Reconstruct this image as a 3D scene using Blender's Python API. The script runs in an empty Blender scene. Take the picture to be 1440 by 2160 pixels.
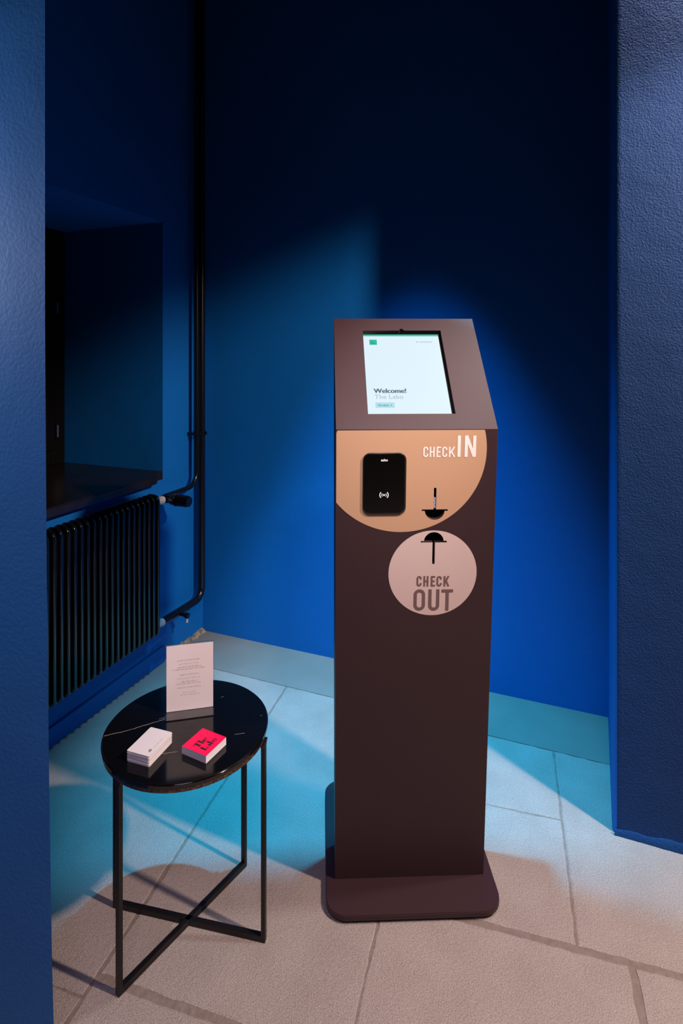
import bpy, bmesh, math, random
from mathutils import Vector, Matrix, noise
random.seed(7)
S = bpy.context.scene
COL = S.collection

# ------------------------------------------------------------------ camera
F, CX, HY, CAMH = 1202.0, 720.0, 745.0, 1.35          # focal (px), image centre, horizon row, eye height
TH = math.atan2(480.0, F)                             # room axes are turned by this against the view
cd = bpy.data.cameras.new('camera')
cd.sensor_fit = 'VERTICAL'; cd.sensor_height = 36.0
cd.lens = 36.0 * F / 2160.0
cd.shift_y = -(1080.0 - HY) / 2160.0
cd.clip_start = 0.02
cam = bpy.data.objects.new('camera', cd); COL.objects.link(cam)
cam.location = (0, 0, CAMH); cam.rotation_euler = (math.pi / 2, 0, TH)
S.camera = cam

def W(X, Y, Z=0.0):                                   # view-aligned metres -> room metres
    c, s = math.cos(TH), math.sin(TH)
    return Vector((c * X - s * Y, s * X + c * Y, Z))
def ray(px, py): return W((px - CX) / F, 1.0, (HY - py) / F)
EYE = Vector((0, 0, CAMH))
def on_plane(px, py, p, n):
    d = ray(px, py); return EYE + d * ((p - EYE).dot(n) / d.dot(n))
def on_z(px, py, z=0.0): return on_plane(px, py, Vector((0, 0, z)), Vector((0, 0, 1)))
def on_x(px, py, x): return on_plane(px, py, Vector((x, 0, 0)), Vector((1, 0, 0)))
def on_y(px, py, y): return on_plane(px, py, Vector((0, y, 0)), Vector((0, 1, 0)))

# ------------------------------------------------------------------ world, lamps, exposure
wd = bpy.data.worlds.new('world'); S.world = wd; wd.use_nodes = True
wd.node_tree.nodes['Background'].inputs[0].default_value = (0.25, 0.3, 0.7, 1)
wd.node_tree.nodes['Background'].inputs[1].default_value = 0.003
S.view_settings.view_transform = 'Standard'; S.view_settings.look = 'None'
S.view_settings.exposure = 0.0; S.view_settings.gamma = 1.0
S.view_settings.use_curve_mapping = False
S.cycles.use_denoising = True
S.cycles.max_bounces = 8; S.cycles.diffuse_bounces = 1

def spot(name, loc, target, energy, color, half_deg, blend, radius):
    d = bpy.data.lights.new(name, 'SPOT'); d.energy = energy; d.color = color
    d.spot_size = math.radians(2 * half_deg); d.spot_blend = blend; d.shadow_soft_size = radius
    o = bpy.data.objects.new(name, d); COL.objects.link(o); o.location = loc
    o.rotation_euler = (Vector(target) - Vector(loc)).to_track_quat('-Z', 'Y').to_euler()
    return o
WARM = W(1.65, 0.45, 2.45)
az, el = math.radians(105), math.radians(-62)
WAIM = WARM + W(math.cos(az) * math.cos(el), math.sin(az) * math.cos(el), math.sin(el))
spot('warm_lamp', WARM, WAIM, 350, (1.0, 0.69, 0.55), 54.5, 0.3, 0.05)
spot('warm_lamp_spill', WARM, W(-0.3, 1.8, 1.0), 0.8, (0.9, 0.85, 1.0), 80, 0.5, 0.03)
CYAN = W(0.10, 1.66, 3.3)
spot('cyan_lamp', CYAN, W(0.12, 1.93, 0.0), 930, (0.03, 0.57, 1.0), 20.3, 1.0, 0.03)
spot('added_kiosk_light', W(0.25, 0.45, 2.3), W(0.14, 1.38, 1.28), 125, (1.0, 0.82, 0.80), 15, 1.0, 0.08)  # added light to brighten the kiosk's sloping panel, no real fitting
spot('added_fill_light', W(-0.1, -0.2, 2.3), W(0.0, 0.9, 0.0), 75, (0.85, 0.62, 0.82), 40, 1.0, 0.35)  # added soft light that lifts the dark shadows on the near floor
spot('added_left_pillar_light', W(-1.2, .97, 1.6), W(-.55, 1.02, 1.35), 27, (0.95, 0.95, 1.0), 65, 0.4, 0.05)  # added out of view: lights the near left pillar, spares the niche
spot('added_right_pillar_light', W(1.05, 1.26, 3.0), W(1.06, 1.36, 0), 110, (1.0, 0.9, 0.9), 50, 1.0, 0.04)  # added out of view to brighten the upper right pillar

# ------------------------------------------------------------------ materials
def mat(name, col, rough=0.5, spec=0.5, metal=0.0, bump=None, var=None, emit=None, trans=0.0, coat=0.0, speck=None):
    m = bpy.data.materials.new(name); m.use_nodes = True
    nt = m.node_tree; b = nt.nodes['Principled BSDF']
    b.inputs['Base Color'].default_value = (*col, 1); b.inputs['Roughness'].default_value = rough
    b.inputs['Specular IOR Level'].default_value = spec; b.inputs['Metallic'].default_value = metal
    b.inputs['Transmission Weight'].default_value = trans; b.inputs['Coat Weight'].default_value = coat
    if emit:
        b.inputs['Emission Color'].default_value = (*emit[0], 1); b.inputs['Emission Strength'].default_value = emit[1]
    tc = nt.nodes.new('ShaderNodeTexCoord')
    if var:                                            # (scale, other colour, contrast)
        n = nt.nodes.new('ShaderNodeTexNoise'); n.inputs['Scale'].default_value = var[0]; n.inputs['Detail'].default_value = 6
        nt.links.new(tc.outputs['Object'], n.inputs['Vector'])
        r = nt.nodes.new('ShaderNodeValToRGB')
        r.color_ramp.elements[0].position = 0.5 - var[2]; r.color_ramp.elements[1].position = 0.5 + var[2]
        r.color_ramp.elements[0].color = (*col, 1); r.color_ramp.elements[1].color = (*var[1], 1)
        nt.links.new(n.outputs['Fac'], r.inputs['Fac']); nt.links.new(r.outputs['Color'], b.inputs['Base Color'])
    if speck:                                          # fine grain: (scale, darkest factor)
        n = nt.nodes.new('ShaderNodeTexNoise'); n.inputs['Scale'].default_value = speck[0]; n.inputs['Detail'].default_value = 3
        nt.links.new(tc.outputs['Object'], n.inputs['Vector'])
        r2 = nt.nodes.new('ShaderNodeMapRange'); r2.inputs['From Min'].default_value = .35; r2.inputs['From Max'].default_value = .65
        r2.inputs['To Min'].default_value = speck[1]; r2.inputs['To Max'].default_value = 2 - speck[1]
        nt.links.new(n.outputs['Fac'], r2.inputs['Value'])
        mx = nt.nodes.new('ShaderNodeMix'); mx.data_type = 'RGBA'; mx.blend_type = 'MULTIPLY'; mx.inputs['Factor'].default_value = 1
        nt.links.new(r.outputs['Color'], mx.inputs['A']); nt.links.new(r2.outputs['Result'], mx.inputs['B'])
        nt.links.new(mx.outputs['Result'], b.inputs['Base Color'])
    if bump:                                           # [(scale, distance, detail), ...]
        prev = None
        for sc, dist, det in bump:
            n = nt.nodes.new('ShaderNodeTexNoise'); n.inputs['Scale'].default_value = sc; n.inputs['Detail'].default_value = det
            nt.links.new(tc.outputs['Object'], n.inputs['Vector'])
            u = nt.nodes.new('ShaderNodeBump'); u.inputs['Strength'].default_value = 1.0; u.inputs['Distance'].default_value = dist
            nt.links.new(n.outputs['Fac'], u.inputs['Height'])
            if prev: nt.links.new(prev.outputs['Normal'], u.inputs['Normal'])
            prev = u
        nt.links.new(prev.outputs['Normal'], b.inputs['Normal'])
    return m

BLUE = (0.001, 0.14, 0.52)
M = {}
M['wall'] = mat('blue_paint_smooth', BLUE, 0.6, 0.25, bump=[(8, .002, 2), (160, .0003, 2)])
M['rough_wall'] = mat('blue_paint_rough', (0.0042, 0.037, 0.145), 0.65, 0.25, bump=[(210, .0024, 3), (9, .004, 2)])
M['left_wall'] = mat('blue_paint_rolled', (0.018, 0.12, 0.38), 0.65, 0.25, bump=[(150, .0006, 3), (5, .003, 2)])
M['skim'] = mat('blue_paint_skim', (0.004, 0.055, 0.20), 0.6, 0.25, bump=[(120, .002, 3)])
M['dark_ceiling'] = mat('black_ceiling_paint', (0.004, 0.004, 0.006), 0.9, 0.05)
M['brown'] = mat('brown_powder_coat', (0.037, 0.0205, 0.025), 0.45, 0.25, bump=[(900, .00012, 2)])
M['tan'] = mat('tan_vinyl', (0.46, 0.30, 0.19), 0.45, 0.3)
M['pale_pink'] = mat('pale_pink_vinyl', (0.55, 0.46, 0.44), 0.45, 0.3)
M['white_vinyl'] = mat('white_vinyl', (0.78, 0.74, 0.72), 0.5, 0.3)
M['taupe_vinyl'] = mat('taupe_vinyl', (0.15, 0.095, 0.09), 0.5, 0.3)
M['black'] = mat('black_void', (0.002, 0.002, 0.002), 0.7, 0.05)
M['gloss_black'] = mat('black_glass', (0.002, 0.002, 0.002), 0.18, 0.4)
M['rubber'] = mat('black_rubber', (0.004, 0.004, 0.004), 0.5, 0.4)
M['reader_edge'] = mat('reader_edge_plastic', (0.02, 0.015, 0.015), 0.3, 0.5)
M['ink_white_glow'] = mat('glowing_white_print', (0.75, 0.75, 0.75), 0.5, 0.2, emit=((1, 1, 1), 0.25))  # print with a faint added glow to keep it bright
M['steel_black'] = mat('black_steel', (0.006, 0.006, 0.006), 0.4, 0.4)
M['pipe'] = mat('black_lacquer', (0.004, 0.005, 0.006), 0.22, 0.5)
M['radiator'] = mat('black_radiator_lacquer', (0.003, 0.004, 0.005), 0.12, 0.8)
M['chip'] = mat('chipped_white_paint', (0.48, 0.5, 0.52), 0.5, 0.4)
M['chrome'] = mat('bright_metal', (0.6, 0.6, 0.62), 0.25, 0.5, metal=1.0)
M['sill'] = mat('dark_stone_sill', (0.007, 0.006, 0.005), 0.28, 0.4, var=(18, (0.014, 0.011, 0.008), .2))
M['window_frame'] = mat('dark_window_frame', (0.003, 0.003, 0.004), 0.6, 0.12)
M['glass'] = mat('window_glass', (0.02, 0.03, 0.05), 0.05, 0.5, trans=1.0)
M['card_white'] = mat('white_card', (0.68, 0.72, 0.78), 0.55, 0.3)
M['card_edge'] = mat('cream_card', (0.68, 0.64, 0.62), 0.6, 0.3)
M['card_pink'] = mat('hot_pink_card', (0.95, 0.004, 0.10), 0.5, 0.3)
M['ink_black'] = mat('black_ink', (0.02, 0.012, 0.016), 0.5, 0.3)
M['ink_grey'] = mat('grey_ink', (0.25, 0.22, 0.24), 0.6, 0.2)
M['paper'] = mat('printed_paper', (0.84, 0.84, 0.88), 0.6, 0.25)
M['acrylic'] = mat('clear_acrylic', (0.95, 0.97, 1.0), 0.03, 0.5, trans=1.0)
M['plaster'] = mat('broken_plaster', (0.42, 0.34, 0.2), 0.9, 0.1, var=(40, (0.10, 0.11, 0.12), .2), bump=[(80, .004, 4)])
M['slab'] = mat('grey_stone_slab', (0.27, 0.25, 0.235), 0.8, 0.2, var=(9, (0.33, 0.31, 0.295), .3), bump=[(300, .0022, 3), (90, .0018, 4)], speck=(380, .77))
M['mortar'] = mat('brown_mortar', (0.17, 0.145, 0.13), 0.9, 0.1, var=(60, (0.23, 0.205, 0.19), .3), bump=[(90, .003, 4)])
M['screed'] = mat('smooth_grey_screed', (0.17, 0.175, 0.165), 0.6, 0.2, var=(7, (0.20, 0.205, 0.195), .3), bump=[(60, .0006, 3)])
M['screen'] = mat('lit_screen', (0, 0, 0), 0.3, 0.2, emit=((0.74, 0.89, 0.97), 1.0))
M['screen_green'] = mat('lit_green', (0, 0, 0), 0.4, 0.2, emit=((0.02, 0.52, 0.36), 1.0))
M['screen_text'] = mat('lit_dark_text', (0, 0, 0), 0.4, 0.2, emit=((0.07, 0.14, 0.18), 1.0))
M['screen_grey'] = mat('lit_grey_text', (0, 0, 0), 0.4, 0.2, emit=((0.36, 0.50, 0.55), 1.0))
M['screen_button'] = mat('lit_button', (0, 0, 0), 0.4, 0.2, emit=((0.42, 0.70, 0.80), 1.0))
M['screen_button_text'] = mat('lit_button_text', (0, 0, 0), 0.4, 0.2, emit=((0.06, 0.35, 0.38), 1.0))
M['blue_ink'] = mat('blue_striped_print', (0.30, 0.30, 0.55), 0.5, 0.3)

def marble():
    m = mat('black_marble', (0.003, 0.003, 0.003), 0.10, 0.6)
    nt = m.node_tree; b = nt.nodes['Principled BSDF']
    tc = nt.nodes.new('ShaderNodeTexCoord')
    ns = nt.nodes.new('ShaderNodeTexNoise'); ns.inputs['Scale'].default_value = 14; ns.inputs['Detail'].default_value = 5
    nt.links.new(tc.outputs['Object'], ns.inputs['Vector'])
    sx = nt.nodes.new('ShaderNodeSeparateXYZ'); nt.links.new(tc.outputs['Object'], sx.inputs[0])
    def math_(op, a, c, clamp=False):
        n = nt.nodes.new('ShaderNodeMath'); n.operation = op; n.use_clamp = clamp
        for i, v in enumerate((a, c)):
            if isinstance(v, (int, float)): n.inputs[i].default_value = v
            else: nt.links.new(v, n.inputs[i])
        return n.outputs[0]
    total = None
    # veins of this top: (x, y, direction, half length, half width, strength) in the top's own metres
    for (x, y, a, hl, hw, st) in VEINS:
        ca, sa = math.cos(a), math.sin(a)
        along = math_('ADD', math_('MULTIPLY', math_('SUBTRACT', sx.outputs[0], x), ca), math_('MULTIPLY', math_('SUBTRACT', sx.outputs[1], y), sa))
        across = math_('SUBTRACT', math_('MULTIPLY', math_('SUBTRACT', sx.outputs[1], y), ca), math_('MULTIPLY', math_('SUBTRACT', sx.outputs[0], x), sa))
        across = math_('ADD', across, math_('MULTIPLY', math_('SUBTRACT', ns.outputs['Fac'], 0.5), 0.022))
        line = math_('SUBTRACT', 1.0, math_('DIVIDE', math_('ABSOLUTE', across, 0), hw), True)
        ends = math_('LESS_THAN', math_('ABSOLUTE', along, 0), hl)
        v = math_('MULTIPLY', math_('MULTIPLY', line, ends), st)
        total = v if total is None else math_('MAXIMUM', total, v)
    mix = nt.nodes.new('ShaderNodeMix'); mix.data_type = 'RGBA'
    nt.links.new(total, mix.inputs['Factor'])
    mix.inputs['A'].default_value = (0.003, 0.003, 0.003, 1); mix.inputs['B'].default_value = (0.5, 0.47, 0.45, 1)
    nt.links.new(mix.outputs['Result'], b.inputs['Base Color'])
    return m

# ------------------------------------------------------------------ object helpers
def link(name, me, m=None, parent=None, mw=None, kind=None):
    o = bpy.data.objects.new(name, me); COL.objects.link(o)
    if m: me.materials.append(M[m] if isinstance(m, str) else m)
    if parent: o.parent = parent
    if mw is not None: o.matrix_local = mw
    if kind: o['kind'] = kind
    return o
def from_bm(name, bm, m=None, parent=None, mw=None, kind=None, smooth=None):
    bmesh.ops.recalc_face_normals(bm, faces=bm.faces)
    me = bpy.data.meshes.new(name); bm.to_mesh(me); bm.free()
    if smooth is not None:
        for p in me.polygons: p.use_smooth = True
        me.set_sharp_from_angle(angle=math.radians(smooth))
    return link(name, me, m, parent, mw, kind)
def empty(name, loc, rz=0.0, label=None, cat=None, group=None):
    o = bpy.data.objects.new(name, None); COL.objects.link(o); o.location = loc; o.rotation_euler = (0, 0, rz)
    o.empty_display_size = .05
    tag(o, label, cat, group); return o
def tag(o, label=None, cat=None, group=None):
    if label: o['label'] = label
    if cat: o['category'] = cat
    if group: o['group'] = group
    return o
def box(bm, x0, x1, y0, y1, z0, z1, bevel=0.0, seg=2):
    r = bmesh.ops.create_cube(bm, size=1.0)
    for v in r['verts']:
        v.co = Vector((x0 + (v.co.x + .5) * (x1 - x0), y0 + (v.co.y + .5) * (y1 - y0), z0 + (v.co.z + .5) * (z1 - z0)))
    if bevel:
        es = list({e for v in r['verts'] for e in v.link_edges})
        bmesh.ops.bevel(bm, geom=es, offset=bevel, segments=seg, profile=.5, affect='EDGES')
def bar(bm, a, b, w, h, up=Vector((0, 0, 1)), bevel=0.0):
    a, b = Vector(a), Vector(b); d = (b - a); L = d.length; d.normalize()
    s = d.cross(up).normalized(); u = s.cross(d).normalized()
    n0 = len(bm.verts); t = bmesh.new(); box(t, -w / 2, w / 2, 0, L, -h / 2, h / 2, bevel, 2)
    mt = Matrix((s, d, u)).transposed().to_4x4(); mt.translation = a
    t.transform(mt); me = bpy.data.meshes.new('tmp'); t.to_mesh(me); t.free(); bm.from_mesh(me); bpy.data.meshes.remove(me)
def prism(bm, pts, z0, z1, holes=()):                  # straight prism of a simple outline in xy
    lo = [bm.verts.new((x, y, z0)) for x, y in pts]; hi = [bm.verts.new((x, y, z1)) for x, y in pts]
    bm.faces.new(lo); bm.faces.new(hi); n = len(pts)
    for i in range(n): bm.faces.new((lo[i], lo[(i + 1) % n], hi[(i + 1) % n], hi[i]))
def cyl(bm, a, b, r0, r1=None, seg=24, caps=True):
    a, b = Vector(a), Vector(b); r1 = r0 if r1 is None else r1
    q = (b - a).to_track_quat('Z', 'Y')
    A = [bm.verts.new(a + q @ Vector((r0 * math.cos(2 * math.pi * i / seg), r0 * math.sin(2 * math.pi * i / seg), 0))) for i in range(seg)]
    B = [bm.verts.new(b + q @ Vector((r1 * math.cos(2 * math.pi * i / seg), r1 * math.sin(2 * math.pi * i / seg), 0))) for i in range(seg)]
    for i in range(seg): bm.faces.new((A[i], A[(i + 1) % seg], B[(i + 1) % seg], B[i]))
    if caps: bm.faces.new(A); bm.faces.new(B)
def lathe(bm, a, b, prof, seg=24):                     # prof: (t along a->b in metres, radius)
    a, b = Vector(a), Vector(b); q = (b - a).to_track_quat('Z', 'Y'); rings = []
    for t, r in prof:
        rings.append([bm.verts.new(a + q @ Vector((r * math.cos(2 * math.pi * i / seg), r * math.sin(2 * math.pi * i / seg), t))) for i in range(seg)])
    for R0, R1 in zip(rings, rings[1:]):
        for i in range(seg): bm.faces.new((R0[i], R0[(i + 1) % seg], R1[(i + 1) % seg], R1[i]))
    bm.faces.new(rings[0]); bm.faces.new(rings[-1])
def fillet(pts, r, n=8):
    pts = [Vector(p) for p in pts]; out = [pts[0]]
    for i in range(1, len(pts) - 1):
        p, a, b = pts[i], (pts[i - 1] - pts[i]).normalized(), (pts[i + 1] - pts[i]).normalized()
        ang = a.angle(b); t = r / math.tan(ang / 2); c = p + (a + b).normalized() * (r / math.sin(ang / 2))
        s, e = p + a * t - c, p + b * t - c
        tot = s.angle(e); ax = s.cross(e).normalized()
        for k in range(n + 1): out.append(c + Matrix.Rotation(tot * k / n, 3, ax) @ s)
    out.append(pts[-1]); return out
def tube(bm, path, r, seg=16):
    path = [Vector(p) for p in path]; rings = []
    t0 = (path[1] - path[0]).normalized(); u = t0.orthogonal().normalized()
    for i, p in enumerate(path):
        t = (path[min(i + 1, len(path) - 1)] - path[max(i - 1, 0)]).normalized()
        u = (u - t * u.dot(t)).normalized(); v = t.cross(u)
        rings.append([bm.verts.new(p + (u * math.cos(2 * math.pi * k / seg) + v * math.sin(2 * math.pi * k / seg)) * r) for k in range(seg)])
    for R0, R1 in zip(rings, rings[1:]):
        for k in range(seg): bm.faces.new((R0[k], R0[(k + 1) % seg], R1[(k + 1) % seg], R1[k]))
    bm.faces.new(rings[0]); bm.faces.new(rings[-1])
def outline(name, loops, thick, m, parent=None, mw=None, bevel=0.0):
    """Flat shape with holes (even-odd) in its own xy plane, front face at z = 0, given a thickness."""
    cu = bpy.data.curves.new('tmp', 'CURVE'); cu.dimensions = '2D'; cu.fill_mode = 'BOTH'
    cu.extrude = thick / 2; cu.bevel_depth = bevel
    for L in loops:
        s = cu.splines.new('POLY'); s.points.add(len(L) - 1); s.use_cyclic_u = True
        for p, (x, y) in zip(s.points, L): p.co = (x, y, 0, 1)
    return curve_mesh(name, cu, m, parent, mw, -thick / 2 - bevel)
def curve_mesh(name, cu, m, parent, mw, dz):
    t = bpy.data.objects.new('tmp', cu); COL.objects.link(t)
    dg = bpy.context.evaluated_depsgraph_get(); dg.update()
    me = bpy.data.meshes.new_from_object(t.evaluated_get(dg)); me.name = name
    COL.objects.unlink(t); bpy.data.objects.remove(t); bpy.data.curves.remove(cu)
    me.transform(Matrix.Translation((0, 0, dz))); me.materials.clear()
    return link(name, me, m, parent, mw)
def text(name, body, size, m, parent, mw, bold=0.0, align='LEFT', smear=0.0):
    if smear:                                          # bolder: the same word laid over itself, a hair apart
        o = text(name, body, size, m, parent, mw, bold, align); n0 = o.data
        bm = bmesh.new()
        for k in (-1, 0, 1):
            t = n0.copy(); t.transform(Matrix.Translation((k * smear, 0, k * .00002))); bm.from_mesh(t); bpy.data.meshes.remove(t)
        bm.to_mesh(n0); bm.free(); return o
    cu = bpy.data.curves.new('tmp', 'FONT'); cu.body = body; cu.size = size; cu.offset = bold
    cu.extrude = 0.00005; cu.align_x = align
    return curve_mesh(name, cu, m, parent, mw, 0)
def arc(cx, cy, r, a0, a1, n=24, ry=None):
    ry = r if ry is None else ry
    return [(cx + r * math.cos(math.radians(a0 + (a1 - a0) * i / n)), cy + ry * math.sin(math.radians(a0 + (a1 - a0) * i / n))) for i in range(n + 1)]
def rrect(x0, x1, y0, y1, r, n=6):
    return arc(x1 - r, y1 - r, r, 0, 90, n) + arc(x0 + r, y1 - r, r, 90, 180, n) + arc(x0 + r, y0 + r, r, 180, 270, n) + arc(x1 - r, y0 + r, r, 270, 360, n)
LAYER = [0]
def layer():                                           # overlapping strokes each lie a hair above the last
    LAYER[0] = (LAYER[0] + 1) % 6; return LAYER[0] * .00003
def ribbon(bm, pts, t, z=0.0, closed=False):           # flat stroke of width t
    z += layer()
    pts = [p for i, p in enumerate(pts) if math.dist(p, pts[i - 1]) > 1e-6 or (i == 0 and not closed)]
    n = len(pts); P = [Vector((x, y)) for x, y in pts]; L, R = [], []
    for i in range(n):
        a = P[(i - 1) % n] if (closed or i > 0) else None; b = P[(i + 1) % n] if (closed or i < n - 1) else None
        d0 = (P[i] - a).normalized() if a is not None else (b - P[i]).normalized()
        d1 = (b - P[i]).normalized() if b is not None else d0
        n0, n1 = Vector((-d0.y, d0.x)), Vector((-d1.y, d1.x)); mm = (n0 + n1).normalized()
        k = (t / 2) / max(.35, mm.dot(n0))
        L.append(bm.verts.new((*(P[i] + mm * k), z))); R.append(bm.verts.new((*(P[i] - mm * k), z)))
    for i in range(n if closed else n - 1):
        j = (i + 1) % n; bm.faces.new((L[i], L[j], R[j], R[i]))
def rect(bm, x0, x1, y0, y1, z=0.0):
    z += layer()
    bm.faces.new([bm.verts.new(p) for p in ((x0, y0, z), (x1, y0, z), (x1, y1, z), (x0, y1, z))])
def frame_matrix(o, ux, uy):
    ux = ux.normalized(); uz = ux.cross(uy).normalized(); uy = uz.cross(ux)
    m = Matrix((ux, uy, uz)).transposed().to_4x4(); m.translation = o; return m

# ------------------------------------------------------------------ the room shell
XL, YB, YP = -1.655, 2.327, 1.768                      # left wall, back wall, front of right pillar
ZC = 3.7
XR, XRB = 0.1136, 0.1337                               # left side of right pillar, front and back
y_rev = on_x(343, 900, XL).y                           # where the window niche starts
z_top = on_x(343, 468, XL).z                           # its head
z_sill = on_x(330, 1005, XL + .045).z                  # top of the sill
ND = 0.60                                              # niche depth

bm = bmesh.new(); box(bm, XL - .7, 2.6, YB, YB + .2, 0, ZC); from_bm('wall_back', bm, 'wall', kind='structure')
bm = bmesh.new()
box(bm, XL - .7, XL, y_rev, YB, 0, ZC)                                  # pier beside the niche
box(bm, XL - .7, XL, y_rev - 1.5, y_rev, 0, z_sill - .035)              # parapet under the sill
box(bm, XL - .7, XL, y_rev - 1.5, y_rev, z_top, ZC)                     # lintel
box(bm, XL - .7, XL, y_rev - 1.9, y_rev - 1.5, 0, ZC)
from_bm('wall_left', bm, 'wall', kind='structure')
bm = bmesh.new(); box(bm, XL, XL + .012, y_rev - 1.5, y_rev, .0, .068, .003); from_bm('baseboard_left', bm, 'wall', kind='structure')

# right pillar (rounded corner towards the niche)
bm = bmesh.new()
pts = [(XRB, YB)] + [(XR + .022 - .022 * math.cos(a), YP + .022 - .022 * math.sin(a)) for a in [math.pi / 2 * i / 6 for i in range(7)]] + [(2.6, YP), (2.6, YB)]
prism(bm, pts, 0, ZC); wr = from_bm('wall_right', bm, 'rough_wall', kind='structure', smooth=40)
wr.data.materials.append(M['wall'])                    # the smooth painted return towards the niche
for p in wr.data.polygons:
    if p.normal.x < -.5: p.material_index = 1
# rough skim of plaster along its foot
bm = bmesh.new(); N = 60; prev = None
for i in range(N + 1):
    x = XR + .004 + i / N * .6
    h = .018 + .016 * min(1, i / 25) + .006 * noise.noise(Vector((x * 22, 0, 3)))
    d = .003 + .0015 * noise.noise(Vector((x * 40, 5, 0)))
    cur = [bm.verts.new((x, YP, h)), bm.verts.new((x, YP - d, h - .006)), bm.verts.new((x, YP - d, 0))]
    if prev:
        for k in range(2): bm.faces.new((prev[k], prev[k + 1], cur[k + 1], cur[k]))
    prev = cur
from_bm('baseboard_right', bm, 'skim', kind='structure', smooth=60)

# near left pillar: oblique wall end beside the viewer
bm = bmesh.new()
top = [W(-.5205, 1.0), W(-1.36, 1.173), W(-1.32, 1.32), W(-.72, 1.2)]
zs = [0, .3, .62, .95, 1.4, ZC]; offs = [.020, .0125, .0075, .0035, .0005, 0]
rings = [[bm.verts.new((*(p + W(o if i in (0,) else 0, 0)).to_2d(), z)) for i, p in enumerate(top)] for z, o in zip(zs, offs)]
for a, b in zip(rings, rings[1:]):
    for i in range(4): bm.faces.new((a[i], a[(i + 1) % 4], b[(i + 1) % 4], b[i]))
bm.faces.new(rings[0]); bm.faces.new(rings[-1])
from_bm('wall_left_front', bm, 'left_wall', kind='structure', smooth=30)

# high ceiling of the niche and an unseen beam, its edge shaped to cut off the cyan light
bm = bmesh.new(); box(bm, XL - .7, 2.6, -1.5, YB + .2, ZC, ZC + .1); from_bm('ceiling', bm, 'dark_ceiling', kind='structure')
fl = [(-1.30, 1.05), (-.692, 1.364), (-.576, 1.399), (-.447, 1.471), (-.276, 1.507), (-.04, 1.524), (.2, 1.540), (.403, 1.538), (.587, 1.469), (.95, 1.33), (2.0, .92)]
k = (CYAN.z - 2.36) / CYAN.z
edge = []
for X, Y in fl:
    p = W(X, Y); e = CYAN + (p - CYAN) * k; edge.append((e.x, e.y))
e0, e1 = edge[0], edge[-1]
back = [(x - W(0, .3).x, y - W(0, .3).y) for x, y in edge][::-1]
bm = bmesh.new(); prism(bm, edge + back, 2.36, ZC); from_bm('ceiling_beam', bm, 'dark_ceiling', kind='structure')

# ------------------------------------------------------------------ floor: stone slabs in mortar, screed along the back wall
bm = bmesh.new(); box(bm, XL - .02, 2.6, -1.5, YB, -.06, -.0016)
floor = from_bm('floor', bm, 'mortar', kind='structure')
A16 = math.radians(16.0)
def CN(c, n):                                          # slab grid -> room
    return W(c * math.cos(A16) + n * math.sin(A16), -c * math.sin(A16) + n * math.cos(A16))
YS = 2.062
def clip(poly, f):
    out = []
    for i, p in enumerate(poly):
        q = poly[(i + 1) % len(poly)]; a, b = f(p), f(q)
        if a >= 0: out.append(p)
        if (a >= 0) != (b >= 0): out.append(p.lerp(q, a / (a - b)))
    return out
def slab(c0, c1, n0, n1, g=(.003, .003, .003, .003), strength=.0042):   # joints left, right, near, far (half widths)
    poly = [CN(c0 + g[0], n0 + g[2]), CN(c1 - g[1], n0 + g[2]), CN(c1 - g[1], n1 - g[3]), CN(c0 + g[0], n1 - g[3])]
    poly = clip(poly, lambda p: YS - .0006 - p.y); poly = clip(poly, lambda p: p.x - (XL + .001))
    if len(poly) < 3: return
    pts = []
    for i, p in enumerate(poly):
        q = poly[(i + 1) % len(poly)]; L = (q - p).length; n = max(1, int(L / .022))
        nrm = Vector((q.y - p.y, p.x - q.x, 0)).normalized()
        for k in range(n):
            w = p.lerp(q, k / n)
            pts.append(w + nrm * strength * (noise.noise(w * 30 + Vector((c0, n0, 0)) * 7) * .7 + noise.noise(w * 90) * .5))
    c = sum(pts, Vector()) / len(pts)
    bm = bmesh.new(); hi = [bm.verts.new((p.x, p.y, -.0012)) for p in pts]
    inn = [bm.verts.new((*(p + (c - p).normalized() * .004).to_2d(), 0)) for p in pts]
    lo = [bm.verts.new((p.x, p.y, -.02)) for p in pts]; m_ = len(pts)
    bm.faces.new(inn)
    for i in range(m_):
        j = (i + 1) % m_
        bm.faces.new((lo[i], lo[j], hi[j], hi[i])); bm.faces.new((hi[i], hi[j], inn[j], inn[i]))
    return from_bm('slab', bm, 'slab', floor)
t, md, wi = .002, .004, .0085
R1, R2, R3, R4 = 1.041, 1.389, 1.76, 1.66
CA, CB, CC, CD = -.85, -.29, .158, .268
slab(-2.6, CA - .62, -.6, 1.0); slab(-2.6, CA, 1.0, 2.6, (t, md, t, t)); slab(CA - .62, CA, -.6, 1.0, (t, md, t, t))
slab(CA, CB, -.6, R1, (md, t, t, wi)); slab(CA, CB, R1, 2.6, (md, t, wi, t))
slab(CB, CD, -.6, R1 - .5, (t, wi, t, t)); slab(CB, CD, R1 - .5, R2, (t, wi, t, wi)); slab(CD, CD + .62, -.6, R2, (wi, t, t, wi)); slab(CD + .62, 2.9, -.6, R2, (t, t, t, wi))
slab(CB, CC, R2, R3, (t, md * .8, wi, t)); slab(CB, CC, R3, 2.6, (t, md * .7, t, t))
slab(CC, CC + .75, R2, 2.6, (md * .8, t, wi, t)); slab(CC + .75, 2.9, R2, 2.6, (t, t, wi, t))
bm = bmesh.new(); n = 80
lo = []; hi = []
for i in range(n + 1):
    x = XL + (2.6 - XL) * i / n
    lo.append(bm.verts.new((x, YS + .0006 + .0012 * noise.noise(Vector((x * 25, 0, 1))), .0006)))
    hi.append(bm.verts.new((x, YB, .0006)))
for i in range(n): bm.faces.new((lo[i], lo[i + 1], hi[i + 1], hi[i]))
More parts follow.
